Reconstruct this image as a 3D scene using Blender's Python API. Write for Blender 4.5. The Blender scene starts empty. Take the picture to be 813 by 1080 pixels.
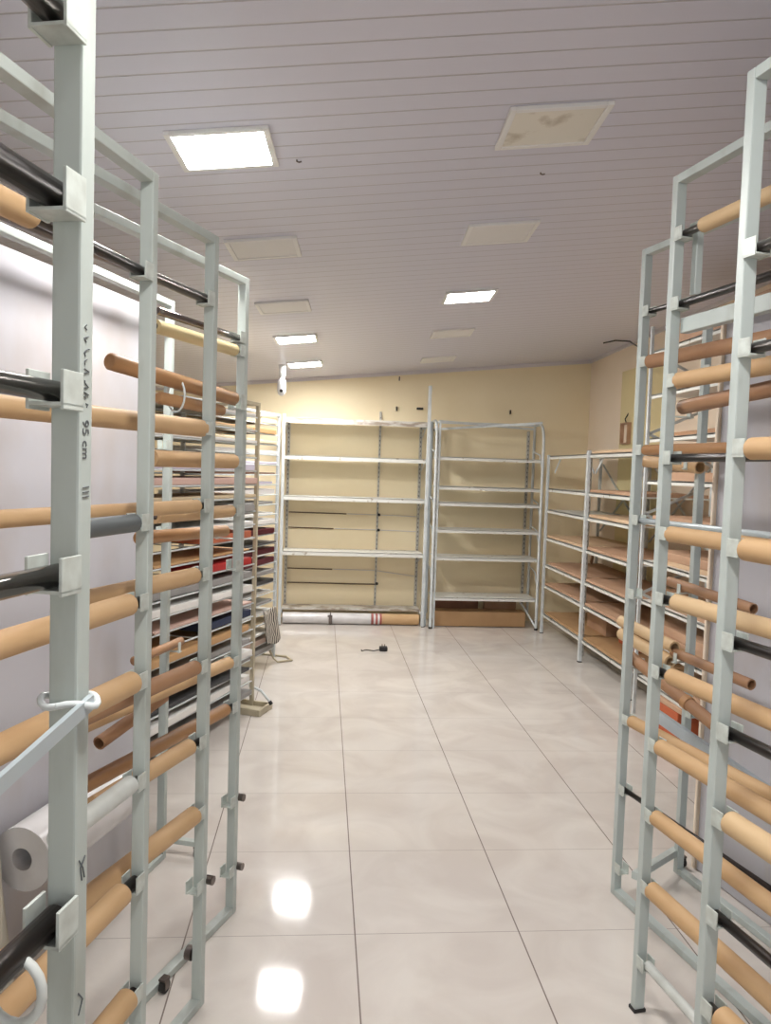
import bpy, math, random
from mathutils import Matrix, Vector
random.seed(4)
S = bpy.context.scene
COL = S.collection
rad = math.radians

# ------------------------------------------------------------------ materials
def lin(r, g, b):
    f = lambda c: (c/255/12.92) if c/255 <= .04045 else ((c/255+.055)/1.055)**2.4
    return (f(r), f(g), f(b), 1)

def mat(name, col, rough=.5, metal=0., col2=None, scale=8., stretch=(1, 1, 1), amount=.5, bump=0., spec=.5, lo=.35, hi=.7, coat=0.):
    m = bpy.data.materials.new(name); m.use_nodes = True
    nt = m.node_tree; b = nt.nodes['Principled BSDF']
    b.inputs['Roughness'].default_value = rough
    b.inputs['Metallic'].default_value = metal
    b.inputs['Specular IOR Level'].default_value = spec
    b.inputs['Coat Weight'].default_value = coat
    b.inputs['Base Color'].default_value = lin(*col)
    if col2 or bump:
        tc = nt.nodes.new('ShaderNodeTexCoord'); mp = nt.nodes.new('ShaderNodeMapping')
        mp.inputs['Scale'].default_value = stretch
        nz = nt.nodes.new('ShaderNodeTexNoise'); nz.inputs['Scale'].default_value = scale; nz.inputs['Detail'].default_value = 5
        nt.links.new(tc.outputs['Object'], mp.inputs['Vector']); nt.links.new(mp.outputs['Vector'], nz.inputs['Vector'])
        if col2:
            rp = nt.nodes.new('ShaderNodeMapRange'); rp.inputs['From Min'].default_value = lo; rp.inputs['From Max'].default_value = hi
            rp.inputs['To Max'].default_value = amount
            mx = nt.nodes.new('ShaderNodeMix'); mx.data_type = 'RGBA'
            mx.inputs[6].default_value = lin(*col); mx.inputs[7].default_value = lin(*col2)
            nt.links.new(nz.outputs['Fac'], rp.inputs['Value']); nt.links.new(rp.outputs['Result'], mx.inputs[0])
            nt.links.new(mx.outputs[2], b.inputs['Base Color'])
        if bump:
            bp = nt.nodes.new('ShaderNodeBump'); bp.inputs['Strength'].default_value = bump; bp.inputs['Distance'].default_value = .01
            nt.links.new(nz.outputs['Fac'], bp.inputs['Height']); nt.links.new(bp.outputs['Normal'], b.inputs['Normal'])
    return m

M = {}
M['paint'] = mat('rack_paint', (184, 192, 187), .42, col2=(150, 152, 142), scale=9, stretch=(1, 1, .35), amount=.75, lo=.5, hi=.72)
M['paint_pale'] = mat('rack_paint_pale', (186, 195, 192), .4, col2=(152, 156, 148), scale=9, stretch=(1, 1, .35), amount=.7, lo=.52, hi=.74)
M['bracket'] = mat('bracket_paint', (205, 212, 206), .35, col2=(165, 168, 160), scale=40, amount=.6)
M['steel'] = mat('pipe_steel', (128, 120, 116), .28, 1., col2=(84, 72, 66), scale=14, stretch=(.3, 1, 1), amount=.7)
M['chrome'] = mat('pipe_chrome', (150, 142, 138), .16, 1., col2=(110, 98, 92), scale=10, stretch=(.3, 1, 1), amount=.5)
M['dark_steel'] = mat('pipe_dark', (70, 64, 62), .32, .9, col2=(48, 42, 40), scale=14, stretch=(.3, 1, 1), amount=.7)
M['tan'] = mat('cardboard_tan', (206, 172, 130), .62, col2=(184, 146, 102), scale=16, stretch=(.25, 1, 1), amount=.7, bump=.05)
M['tan_pale'] = mat('cardboard_pale', (216, 188, 148), .65, col2=(196, 164, 122), scale=14, stretch=(.25, 1, 1), amount=.7, bump=.05)
M['tan_brown'] = mat('cardboard_brown', (172, 132, 98), .6, col2=(144, 104, 74), scale=16, stretch=(.25, 1, 1), amount=.7, bump=.05)
M['wood'] = mat('wood_pole', (186, 142, 98), .5, col2=(144, 102, 64), scale=22, stretch=(.12, 1, 1), amount=.8, bump=.05)
M['grey_sleeve'] = mat('grey_plastic', (92, 98, 100), .4)
M['white_tube'] = mat('white_plastic_tube', (206, 210, 206), .45, col2=(176, 178, 172), scale=20, amount=.5)
M['film'] = mat('white_film', (222, 220, 220), .25, col2=(190, 186, 186), scale=7, amount=.5, bump=.25)
M['film_old'] = mat('aged_film', (214, 210, 198), .3, col2=(186, 172, 140), scale=4, amount=.8, bump=.2)
M['stick'] = mat('dark_stick', (112, 88, 62), .6, col2=(70, 54, 40), scale=12, amount=.8)
M['rubber'] = mat('black_rubber', (36, 34, 34), .6)
M['ink'] = mat('ink', (92, 96, 98), .7)
M['wall'] = mat('cream_wall', (243, 229, 196), .75, col2=(236, 219, 182), scale=1.6, amount=.7, bump=.02)
M['wall_side'] = mat('cream_side_wall', (246, 230, 210), .75, col2=(240, 222, 198), scale=1.6, amount=.7, bump=.02)
M['yellow_band'] = mat('yellow_band', (230, 215, 168), .7)
M['trim'] = mat('white_trim', (214, 208, 210), .4)
M['shelf_white'] = mat('shelf_white', (222, 222, 216), .4, col2=(158, 142, 120), scale=16, amount=.8, lo=.62, hi=.7)
M['shelf_dirty'] = mat('shelf_dirty', (210, 206, 198), .5, col2=(132, 112, 90), scale=7, stretch=(1, 1, 3), amount=.75, lo=.48, hi=.62)
M['upright'] = mat('upright_white', (214, 220, 222), .4, col2=(180, 182, 178), scale=12, amount=.5)
M['upright_grey'] = mat('upright_grey', (196, 194, 186), .45, col2=(150, 146, 138), scale=30, stretch=(1, 1, 3), amount=.7)
M['slot'] = mat('dark_slot', (58, 56, 54), .7)
M['beige_post'] = mat('beige_post', (192, 182, 158), .4, col2=(160, 148, 124), scale=9, amount=.6)
M['board'] = mat('brown_board', (194, 158, 130), .65, col2=(164, 126, 98), scale=7, stretch=(1, .3, 1), amount=.8)
M['board_light'] = mat('light_board', (218, 190, 158), .65, col2=(196, 162, 128), scale=7, stretch=(1, .3, 1), amount=.8)
M['board_red'] = mat('reddish_board', (150, 106, 80), .6, col2=(116, 78, 54), scale=7, amount=.8)
M['carton'] = mat('carton', (180, 144, 104), .7, col2=(160, 124, 86), scale=5, amount=.6)
M['terracotta'] = mat('terracotta', (190, 96, 58), .6)
M['yellow_pipe'] = mat('yellowish_pole', (222, 204, 158), .5, col2=(200, 176, 122), scale=14, stretch=(.2, 1, 1), amount=.6)
M['panel'] = mat('laminate', (190, 189, 195), .3, col2=(172, 158, 146), scale=2.2, stretch=(1, 1, .6), amount=.6, bump=.02, lo=.48, hi=.68)  # second colour paints in brownish blurry shading, like forms showing through the panel
M['panel_frame'] = mat('lamp_frame', (232, 231, 228), .5)
M['off_panel'] = mat('unlit_diffuser', (226, 224, 221), .5)
M['stain_panel'] = mat('stained_diffuser', (228, 223, 210), .5, col2=(150, 130, 96), scale=7, amount=.8, lo=.56, hi=.72)
M['camera_white'] = mat('camera_white', (232, 232, 232), .35)
M['strap'] = mat('metal_strap', (188, 198, 202), .35, .3)
M['clear_tie'] = mat('plastic_tie', (214, 220, 220), .25)
M['blue_profile'] = mat('profile_blue_grey', (186, 196, 202), .4, col2=(160, 168, 172), scale=8, amount=.5)
SW = {}
for nm, c in dict(white=(232, 230, 226), cream=(226, 212, 180), beige=(204, 186, 154), lilac=(214, 208, 224), taupe=(168, 146, 132), brown=(128, 90, 66),
                  tan=(196, 156, 110), grey=(150, 148, 146), charcoal=(70, 70, 72), pink=(208, 176, 164), red=(176, 44, 42), maroon=(84, 22, 34), orange=(186, 104, 74), navy=(44, 54, 80), blue=(66, 128, 176)).items():
    SW[nm] = mat('sample_'+nm, c, .6)

def emit(name, col, strength):
    m = bpy.data.materials.new(name); m.use_nodes = True
    b = m.node_tree.nodes['Principled BSDF']
    b.inputs['Base Color'].default_value = (.9, .9, .9, 1)
    b.inputs['Emission Color'].default_value = col; b.inputs['Emission Strength'].default_value = strength
    return m
M['lit'] = emit('lit_diffuser', (1., .98, .95, 1), 80)

# floor: glossy porcelain, 0.6 m tiles
def floor_mat():
    m = bpy.data.materials.new('porcelain_tiles'); m.use_nodes = True; nt = m.node_tree; N = nt.nodes; Lk = nt.links
    b = N['Principled BSDF']
    tc = N.new('ShaderNodeTexCoord'); sp = N.new('ShaderNodeSeparateXYZ'); Lk.new(tc.outputs['Object'], sp.inputs[0])
    def math_(op, a, v=None, w=None):
        n = N.new('ShaderNodeMath'); n.operation = op
        if hasattr(a, 'links'): Lk.new(a, n.inputs[0])
        else: n.inputs[0].default_value = a
        if v is not None:
            if hasattr(v, 'links'): Lk.new(v, n.inputs[1])
            else: n.inputs[1].default_value = v
        return n.outputs[0]
    ds = []
    for ax, off in (('X', .1563), ('Y', 2.6652)):
        q = math_('DIVIDE', math_('SUBTRACT', sp.outputs[ax], off-60), .6)
        fr = math_('FRACT', q)
        ds.append(math_('MINIMUM', fr, math_('SUBTRACT', 1., fr)))
    dx = math_('LESS_THAN', ds[0], .0042); dy = math_('MULTIPLY', math_('LESS_THAN', ds[1], .0026), .75)
    g = math_('MAXIMUM', dx, dy)
    nz = N.new('ShaderNodeTexNoise'); nz.inputs['Scale'].default_value = 2.4; nz.inputs['Detail'].default_value = 7; nz.inputs['Distortion'].default_value = 1.2
    Lk.new(tc.outputs['Object'], nz.inputs['Vector'])
    mx = N.new('ShaderNodeMix'); mx.data_type = 'RGBA'; mx.inputs[6].default_value = lin(202, 194, 187); mx.inputs[7].default_value = lin(215, 209, 202)
    rp = N.new('ShaderNodeMapRange'); rp.inputs['From Min'].default_value = .35; rp.inputs['From Max'].default_value = .65
    Lk.new(nz.outputs['Fac'], rp.inputs['Value']); Lk.new(rp.outputs['Result'], mx.inputs[0])
    m2 = N.new('ShaderNodeMix'); m2.data_type = 'RGBA'; m2.inputs[7].default_value = lin(112, 100, 92)
    Lk.new(g, m2.inputs[0]); Lk.new(mx.outputs[2], m2.inputs[6]); Lk.new(m2.outputs[2], b.inputs['Base Color'])
    r2 = N.new('ShaderNodeMapRange'); r2.inputs['To Min'].default_value = .07; r2.inputs['To Max'].default_value = .6
    Lk.new(g, r2.inputs['Value']); Lk.new(r2.outputs['Result'], b.inputs['Roughness'])
    n2 = N.new('ShaderNodeTexNoise'); n2.inputs['Scale'].default_value = 5.; n2.inputs['Detail'].default_value = 2
    Lk.new(tc.outputs['Object'], n2.inputs['Vector'])
    bp = N.new('ShaderNodeBump'); bp.inputs['Strength'].default_value = .018; bp.inputs['Distance'].default_value = .01
    Lk.new(n2.outputs['Fac'], bp.inputs['Height']); Lk.new(bp.outputs['Normal'], b.inputs['Normal'])
    return m

def ceil_mat():
    m = bpy.data.materials.new('pvc_planks'); m.use_nodes = True; nt = m.node_tree; N = nt.nodes; Lk = nt.links
    b = N['Principled BSDF']
    tc = N.new('ShaderNodeTexCoord'); sp = N.new('ShaderNodeSeparateXYZ'); Lk.new(tc.outputs['Object'], sp.inputs[0])
    a = N.new('ShaderNodeMath'); a.operation = 'MULTIPLY_ADD'; a.inputs[1].default_value = .05
    Lk.new(sp.outputs['X'], a.inputs[0]); Lk.new(sp.outputs['Y'], a.inputs[2])
    d = N.new('ShaderNodeMath'); d.operation = 'MULTIPLY_ADD'; d.inputs[1].default_value = 10.; d.inputs[2].default_value = 100.95
    Lk.new(a.outputs[0], d.inputs[0])
    f = N.new('ShaderNodeMath'); f.operation = 'FRACT'; Lk.new(d.outputs[0], f.inputs[0])
    pp = N.new('ShaderNodeMath'); pp.operation = 'PINGPONG'; pp.inputs[1].default_value = .5; Lk.new(f.outputs[0], pp.inputs[0])
    rp = N.new('ShaderNodeMapRange'); rp.inputs['From Max'].default_value = .06; rp.interpolation_type = 'SMOOTHSTEP'
    Lk.new(pp.outputs[0], rp.inputs['Value'])
    mx = N.new('ShaderNodeMix'); mx.data_type = 'RGBA'; mx.inputs[6].default_value = lin(176, 170, 174); mx.inputs[7].default_value = lin(210, 209, 221)
    Lk.new(rp.outputs['Result'], mx.inputs[0]); Lk.new(mx.outputs[2], b.inputs['Base Color'])
    bp = N.new('ShaderNodeBump'); bp.inputs['Strength'].default_value = .5; bp.inputs['Distance'].default_value = .004
    Lk.new(rp.outputs['Result'], bp.inputs['Height']); Lk.new(bp.outputs['Normal'], b.inputs['Normal'])
    b.inputs['Roughness'].default_value = .38
    return m

# ------------------------------------------------------------------ mesh helpers
class MB:
    def __init__(s): s.v = []; s.f = []; s.sm = []
    def add(s, vs, fs, smooth=False):
        n = len(s.v); s.v += [tuple(v) for v in vs]; s.f += [tuple(i+n for i in f) for f in fs]; s.sm += [smooth]*len(fs); return s
    def box(s, c, d, m=None):
        x, y, z = d[0]/2, d[1]/2, d[2]/2
        vs = [Vector((sx*x, sy*y, sz*z)) for sx in (-1, 1) for sy in (-1, 1) for sz in (-1, 1)]
        if m is not None: vs = [m @ v for v in vs]
        vs = [v+Vector(c) for v in vs]
        return s.add(vs, [(0, 1, 3, 2), (4, 6, 7, 5), (0, 4, 5, 1), (2, 3, 7, 6), (0, 2, 6, 4), (1, 5, 7, 3)])
    def span(s, a, b): return s.box([(a[i]+b[i])/2 for i in range(3)], [abs(b[i]-a[i]) for i in range(3)])
    def bevbox(s, c, d, r=.004, m=None):
        # box with chamfered edges on all sides
        x, y, z = d[0]/2, d[1]/2, d[2]/2; r = min(r, x*.9, y*.9, z*.9)
        import bmesh
        bm = bmesh.new(); bmesh.ops.create_cube(bm, size=1)
        for v in bm.verts: v.co = Vector((v.co.x*d[0], v.co.y*d[1], v.co.z*d[2]))
        bmesh.ops.bevel(bm, geom=bm.edges[:], offset=r, segments=2, profile=.6, affect='EDGES')
        vs = [(m @ v.co if m is not None else v.co)+Vector(c) for v in bm.verts]; bm.verts.index_update()
        fs = [[v.index for v in f.verts] for f in bm.faces]; bm.free()
        return s.add(vs, fs)
    def bar(s, p0, p1, w, h, up=(0, 0, 1)):
        p0, p1 = Vector(p0), Vector(p1); t = (p1-p0).normalized(); u = Vector(up); sd = t.cross(u)
        if sd.length < 1e-4: sd = t.cross(Vector((1, 0, 0)))
        sd.normalize(); u = sd.cross(t)
        vs = [p+sd*a*w/2+u*b*h/2 for p in (p0, p1) for a, b in ((-1, -1), (1, -1), (1, 1), (-1, 1))]
        return s.add(vs, [(0, 3, 2, 1), (4, 5, 6, 7), (0, 1, 5, 4), (1, 2, 6, 5), (2, 3, 7, 6), (3, 0, 4, 7)])
    def tube(s, pts, r, n=14, cap=True, r_in=None):
        pts = [Vector(p) for p in pts]; k = len(pts); rings = []; nrm = None
        for i, p in enumerate(pts):
            t = (pts[min(i+1, k-1)]-pts[max(i-1, 0)]).normalized()
            if nrm is None:
                nrm = t.cross(Vector((0, 0, 1)) if abs(t.z) < .9 else Vector((1, 0, 0))).normalized()
            nrm = (nrm-t*nrm.dot(t)).normalized(); bn = t.cross(nrm)
            rr = r[i] if isinstance(r, (list, tuple)) else r
            rings.append([p+(nrm*math.cos(2*math.pi*j/n)+bn*math.sin(2*math.pi*j/n))*rr for j in range(n)])
        vs = [v for q in rings for v in q]
        fs = [(i*n+j, i*n+(j+1) % n, (i+1)*n+(j+1) % n, (i+1)*n+j) for i in range(k-1) for j in range(n)]
        s.add(vs, fs, True)
        if r_in:
            ins = []
            for q, p in ((rings[0], pts[0]), (rings[-1], pts[-1])):
                R0 = (q[0]-p).length; ins.append([p+(v-p)*(r_in/R0) for v in q])
            s.add(ins[0]+ins[1], [(j, n+j, n+(j+1) % n, (j+1) % n) for j in range(n)], True)
            s.add(rings[0]+ins[0], [(j, n+j, n+(j+1) % n, (j+1) % n) for j in range(n)])
            s.add(rings[-1]+ins[1], [(j, (j+1) % n, n+(j+1) % n, n+j) for j in range(n)])
        elif cap:
            s.add(rings[0], [tuple(range(n-1, -1, -1))]); s.add(rings[-1], [tuple(range(n))])
        return s
    def build(s, name, m, parent=None, loc=None):
        me = bpy.data.meshes.new(name); me.from_pydata(s.v, [], s.f); me.validate()
        for p, q in zip(me.polygons, s.sm): p.use_smooth = q
        import bmesh
        bm = bmesh.new(); bm.from_mesh(me); bmesh.ops.recalc_face_normals(bm, faces=bm.faces[:]); bm.to_mesh(me); bm.free()
        me.materials.append(m if not isinstance(m, str) else M[m])
        o = bpy.data.objects.new(name, me); COL.objects.link(o)
        if parent: o.parent = parent
        if loc is not None: o.location = loc
        return o

def tag(o, label, cat, group=None):
    o['label'] = label; o['category'] = cat
    if group: o['group'] = group
    return o
def empty(name, label, cat, loc=(0, 0, 0), rz=0., group=None):
    o = bpy.data.objects.new(name, None); o.empty_display_size = .1; COL.objects.link(o)
    o.location = loc; o.rotation_euler = (0, 0, rz); return tag(o, label, cat, group)
def struct(o): o['kind'] = 'structure'; return o
ORD = ['zeroth', 'first', 'second', 'third', 'fourth', 'fifth', 'sixth', 'seventh', 'eighth', 'ninth', 'tenth', 'eleventh', 'twelfth', 'thirteenth',
       'fourteenth', 'fifteenth', 'sixteenth', 'seventeenth', 'eighteenth', 'nineteenth', 'twentieth', 'twenty-first', 'twenty-second', 'twenty-third', 'twenty-fourth']

# ------------------------------------------------------------------ room shell
CA, CB, CC = 2.8412, .10286, -.02
ceil_z = lambda x, y: CA+CB*x+CC*y
XL, XR, YB, YF = -2.3, 2.97, 8.5, -3.5
def poly_prism(name, m, quad, d):
    # quad of 3D points, extruded by vector d
    q = [Vector(p) for p in quad]; d = Vector(d); n = len(q); mb = MB()
    mb.add(q+[p+d for p in q], [tuple(range(n)), tuple(range(2*n-1, n-1, -1))]+[(i, (i+1) % n, n+(i+1) % n, n+i) for i in range(n)])
    return struct(mb.build(name, m))
poly_prism('floor', floor_mat(), [(XL-.1, YF, 0), (XR+.1, YF, 0), (XR+.1, YB+.1, 0), (XL-.1, YB+.1, 0)], (0, 0, -.1))
poly_prism('ceiling', ceil_mat(), [(x, y, ceil_z(x, y)) for x, y in ((XL-.1, YF), (XR+.1, YF), (XR+.1, YB+.1), (XL-.1, YB+.1))], (0, 0, .08))
poly_prism('wall_back', M['wall'], [(XL, YB, 0), (XR, YB, 0), (XR, YB, ceil_z(XR, YB)), (XL, YB, ceil_z(XL, YB))], (0, .1, 0))
poly_prism('wall_right', M['wall_side'], [(XR, YF, 0), (XR, YB, 0), (XR, YB, ceil_z(XR, YB)), (XR, YF, ceil_z(XR, YF))], (.1, 0, 0))
poly_prism('wall_left', M['wall'], [(XL, YF, 0), (XL, YB, 0), (XL, YB, ceil_z(XL, YB)), (XL, YF, ceil_z(XL, YF))], (-.1, 0, 0))
poly_prism('trim_1', M['trim'], [(XL, YB, ceil_z(XL, YB)), (XR, YB, ceil_z(XR, YB)), (XR, YB, ceil_z(XR, YB)-.035), (XL, YB, ceil_z(XL, YB)-.035)], (0, -.02, 0))
poly_prism('trim_2', M['trim'], [(XR, YF, ceil_z(XR, YF)), (XR, YB, ceil_z(XR, YB)), (XR, YB, ceil_z(XR, YB)-.035), (XR, YF, ceil_z(XR, YF)-.035)], (-.02, 0, 0))
poly_prism('trim_3', M['yellow_band'], [(XR, 6.55, 0), (XR, 7.5, 0), (XR, 7.5, 2.72), (XR, 6.55, 2.72)], (-.03, 0, 0))

# ------------------------------------------------------------------ ceiling lamps
def ceil_frame(x, y):
    n = Vector((-CB, -CC, 1)).normalized(); u = Vector((1, -.05, 0)); u.z = CB*u.x+CC*u.y; u.normalize(); v = n.cross(u)
    m = Matrix((u, v, n)).transposed().to_4x4(); m.translation = (x, y, ceil_z(x, y)); return m
LAMPS = [(-.37, 2.71, 1, 'lit square ceiling lamp nearest the camera, above the left racks'),
         (-.32, 3.82, 0, 'unlit square ceiling lamp in the left row, directly behind the nearest lit one'),
         (-.29, 5.07, 0, 'unlit square ceiling lamp in the left row, just before the two small lit ones'),
         (-.25, 6.19, 1, 'lit ceiling lamp in the left row, second of the lit ones from the camera'),
         (-.21, 7.51, 1, 'lit ceiling lamp in the left row farthest back, beside the security camera'),
         (.74, 2.63, 2, 'unlit ceiling lamp with brown stains on its diffuser, nearest in the right row'),
         (.82, 3.76, 0, 'unlit clean ceiling lamp in the right row, between the stained one and the lit one'),
         (.92, 5.06, 1, 'the only lit ceiling lamp in the right row'),
         (1.02, 6.33, 0, 'unlit ceiling lamp in the right row just behind the lit one'),
         (1.11, 7.71, 0, 'unlit ceiling lamp in the right row nearest the back wall'),
         (.15, .75, 1, 'lit ceiling lamp over the aisle between the two nearest racks')]
for x, y, lit, lab in LAMPS:
    r = empty('ceiling_lamp', lab, 'ceiling light', group='square ceiling lamps')
    r.matrix_world = ceil_frame(x, y)
    w, h, b = .34, .30, .022
    f = MB()
    for sx in (-1, 1): f.bevbox((sx*(w-b)/2, 0, -.007), (b, h, .014), .003)
    for sy in (-1, 1): f.bevbox((0, sy*(h-b)/2, -.007), (w-2*b, b, .014), .003)
    f.build('frame', 'panel_frame', r)
    MB().bevbox((0, 0, -.006), (w-2*b, h-2*b, .008), .002).build('diffuser', M['lit'] if lit == 1 else (M['stain_panel'] if lit == 2 else M['off_panel']), r)

# ------------------------------------------------------------------ roll racks
L = 1.5
class Rack:
    def __init__(s, key, X, Y, a, H, name, paint, base=True):
        s.key, s.H, s.name, s.paint = key, H, name, paint
        s.rz = math.atan2(-math.cos(rad(a)), -math.sin(rad(a))); s.loc = (X, Y, 0)
        s.root = empty('roll_rack', RACKLAB[key], 'rack', s.loc, s.rz, 'pale steel roll racks')
        for p in (0, L):
            q = MB().bevbox((p, 0, H/2), (.025, .033, H), .003).build('post', paint, s.root)
            if p == 0: s.post = q
        MB().bevbox((L/2, 0, H-.0125), (L-.026, .033, .025), .003).build('top_rail', paint, s.root)
        if base: MB().bevbox((L/2, 0, .0135), (L-.026, .033, .025), .003).build('base_rail', paint, s.root)
        s.cups = 0
    def cup(s, z, y=0., r=.013, both=True):
        for p, d in ((.0125, 1), (L-.0125, -1)):
            if d == -1 and not both: continue
            w = max(r, .014)+.003; mb = MB(); x0, x1 = p, p+d*.036
            xm, dx = (x0+x1)/2, abs(x1-x0); t = .004
            mb.bevbox((xm, y, z-r-t/2-.0005), (dx, 2*w+2*t, t), .001)
            for sy in (-1, 1): mb.bevbox((xm, y+sy*(w+t/2), z+.001), (dx, t, 2*max(r, .013)+.006+2*t), .001)
            mb.build('bracket', 'bracket', s.root)
    def place(s, o):
        o.location = s.loc; o.rotation_euler = (0, 0, s.rz); return o
    def pole(s, name, m, s0, z0, s1, z1, r, rin, label, cat, y=0., y1=None, group=None, n=18):
        # mesh laid along its own x axis so the grain follows it
        A = Vector((s0, y, z0)); B = Vector((s1, y if y1 is None else y1, z1)); d = B-A
        mb = MB()
        if rin: mb.tube([(0, 0, 0), (d.length, 0, 0)], r, n, r_in=rin)
        else:
            e = min(.006, r*.4); mb.tube([(0, 0, 0), (e, 0, 0), (d.length-e, 0, 0), (d.length, 0, 0)], [r-e, r, r, r-e], n)
        o = mb.build(name, m)
        ml = Matrix.Translation(A) @ d.to_track_quat('X', 'Z').to_matrix().to_4x4()
        o.matrix_world = Matrix.Translation(s.loc) @ Matrix.Rotation(s.rz, 4, 'Z') @ ml
        return tag(o, label, cat, group)

RACKLAB = {
 'L1': 'pale steel roll rack nearest on the left, handwriting down its post',
 'L2': 'pale steel roll rack on the left, second from the camera',
 'L3': 'pale steel roll rack on the left, third from the camera',
 'L4': 'pale steel roll rack on the left, fourth from the camera, under the lit lamp',
 'L5': 'shorter set back steel roll rack on the left against the white panel',
 'R3': 'pale steel roll rack nearest on the right, at the right edge of the photo',
 'R2': 'pale steel roll rack on the right, second from the camera, with most tan tubes',
 'R1': 'pale steel roll rack on the right, third and farthest from the camera',
 'R0': 'shorter set back steel roll rack on the right against the white panel'}
RN = {'L1': 'nearest left rack', 'L2': 'second left rack', 'L3': 'third left rack', 'L4': 'fourth left rack', 'L5': 'set back left rack',
      'R3': 'nearest right rack', 'R2': 'second right rack', 'R1': 'farthest right rack', 'R0': 'set back right rack'}
RDEF = {'L1': (-.268, .84, 14., 2.34), 'L2': (-.42, 1.85, 16.2, 2.34), 'L3': (-.345, 2.32, 22., 2.34), 'L4': (-.304, 2.815, 24., 2.34), 'L5': (-.643, 3.22, 17., 2.33),
        'R1': (1.216, 2.908, -13., 2.55), 'R2': (1.03, 2.25, -10., 2.57), 'R3': (.9, 1.62, -10., 2.55), 'R0': (1.55, 3.06, -12., 2.34)}
# per rack, from the top: (height, pipe material or None, pipe radius, tube (start, end, radius, material) or None)
ROWS = {
 'L1': [(2.112, 'steel', .014, None), (1.937, 'dark_steel', .015, None), (1.742, 'chrome', .011, None), (1.553, 'chrome', .012, None), (1.184, 'dark_steel', .014, None)],
 'L2': [(2.108, 'dark_steel', .012, (.42, 1.3, .024, 'tan')), (1.532, 'steel', .01, (.05, .28, .021, 'grey_sleeve')), (1.345, 'dark_steel', .012, (.07, 1.2, .026, 'tan')),
        (1.158, 'steel', .012, (.05, 1.25, .027, 'tan')), (.915, 'steel', .01, (.05, .33, .022, 'white_tube')), (.667, 'dark_steel', .014, (.083, 1.2, .027, 'tan')),
        (.39, 'dark_steel', .012, (.05, 1.2, .028, 'tan'))],
 'L3': [(2.151, 'steel', .014, None), (1.776, 'steel', .01, (.04, 1.2, .025, 'tan')), (1.55, 'dark_steel', .010, (.06, 1.2, .019, 'tan')), (1.347, 'dark_steel', .01, (.065, .6, .024, 'tan')),
        (1.07, 'steel', .01, (.05, 1.2, .022, 'tan_brown')), (.84, 'dark_steel', .01, (.075, .5, .024, 'tan')), (.62, 'steel', .01, (.045, .9, .028, 'tan')), (.392, None, .012, None)],
 'L4': [(2.124, 'chrome', .012, None), (2.077, 'steel', .009, (.058, .51, .021, 'yellow_pipe')), (1.895, None, .02, None), (1.685, 'steel', .01, (.05, .52, .026, 'tan')),
        (1.509, 'steel', .01, (.06, .5, .022, 'tan')), (1.31, None, .012, None), (.958, 'steel', .01, (.05, .95, .022, 'tan')), (.79, 'dark_steel', .01, (.065, .8, .022, 'wood')), (.436, None, .012, None), (.172, None, .012, None)],
 'L5': [(2.225, None, .012, None), (2.014, None, .012, None), (1.743, None, .012, None), (1.391, None, .012, None), (.471, None, .012, None)],
 'R3': [(2.168, 'steel', .012, None), (1.957, 'steel', .012, None), (1.743, 'steel', .01, (.05, 1.2, .024, 'tan')), (1.527, 'steel', .01, (.05, 1.2, .025, 'tan')), (1.321, 'dark_steel', .013, None),
        (1.119, 'dark_steel', .013, None), (.93+.2, 'steel', .01, (.05, 1.2, .025, 'tan_pale')), (.93, 'dark_steel', .012, None), (.70, 'steel', .01, (.06, 1.2, .027, 'tan')), (.486, 'dark_steel', .01, (.05, 1.2, .028, 'wood'))],
 'R2': [(2.393, 'steel', .011, (.12, .7, .021, 'tan_pale')), (2.189, 'dark_steel', .012, None), (1.964, 'steel', .01, (.045, 1.2, .024, 'tan')), (1.735, 'dark_steel', .012, None),
        (1.508, 'steel', .01, (.045, 1.2, .024, 'tan')), (1.31, 'dark_steel', .013, (.088, 1.2, .025, 'tan_pale')), (1.087, 'dark_steel', .013, (.083, 1.2, .025, 'tan')),
        (.86, 'dark_steel', .011, (.05, 1.2, .025, 'tan')), (.639, 'steel', .01, (.045, 1.2, .024, 'tan')), (.411, 'steel', .01, (.045, 1.2, .027, 'tan')), (.169, None, .012, None)],
 'R1': [(2.309, 'dark_steel', .01, None), (2.117, 'steel', .009, (.05, .9, .026, 'tan_brown')), (1.78, 'steel', .009, (.05, .9, .02, 'wood')), (1.509, 'strap', .011, None),
        (1.22, None, .012, None), (.72, 'steel', .009, (.05, .9, .024, 'tan')), (.437, 'dark_steel', .01, None), (.118, None, .012, None)],
 'R0': [(2.12, None, .012, None), (1.775, None, .012, None), (1.45, None, .012, None), (.70, None, .012, None)]}
# the seventh row of the nearest right rack sits lower
ROWS['R3'][6] = (1.125-.0, 'steel', .01, None); del ROWS['R3'][6]
ROWS['R3'][6] = (.925, 'steel', .01, (.05, 1.2, .026, 'tan_pale'))
ROWS['R3'].insert(7, (.70, 'dark_steel', .012, None)); ROWS['R3'][8] = (.486, 'steel', .01, (.06, 1.2, .028, 'tan')); ROWS['R3'][9] = (.27, 'dark_steel', .01, (.05, 1.2, .029, 'wood'))
TW = {'tan': 'tan cardboard tube', 'tan_pale': 'pale tan cardboard tube', 'tan_brown': 'brown cardboard tube', 'wood': 'reddish wooden pole', 'grey_sleeve': 'dark grey plastic sleeve',
      'white_tube': 'white plastic tube', 'yellow_pipe': 'yellowish pole'}
PW = {'steel': 'grey steel pipe', 'chrome': 'shiny steel pipe', 'dark_steel': 'dark steel pipe', 'strap': 'pale grey metal bar'}
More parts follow.
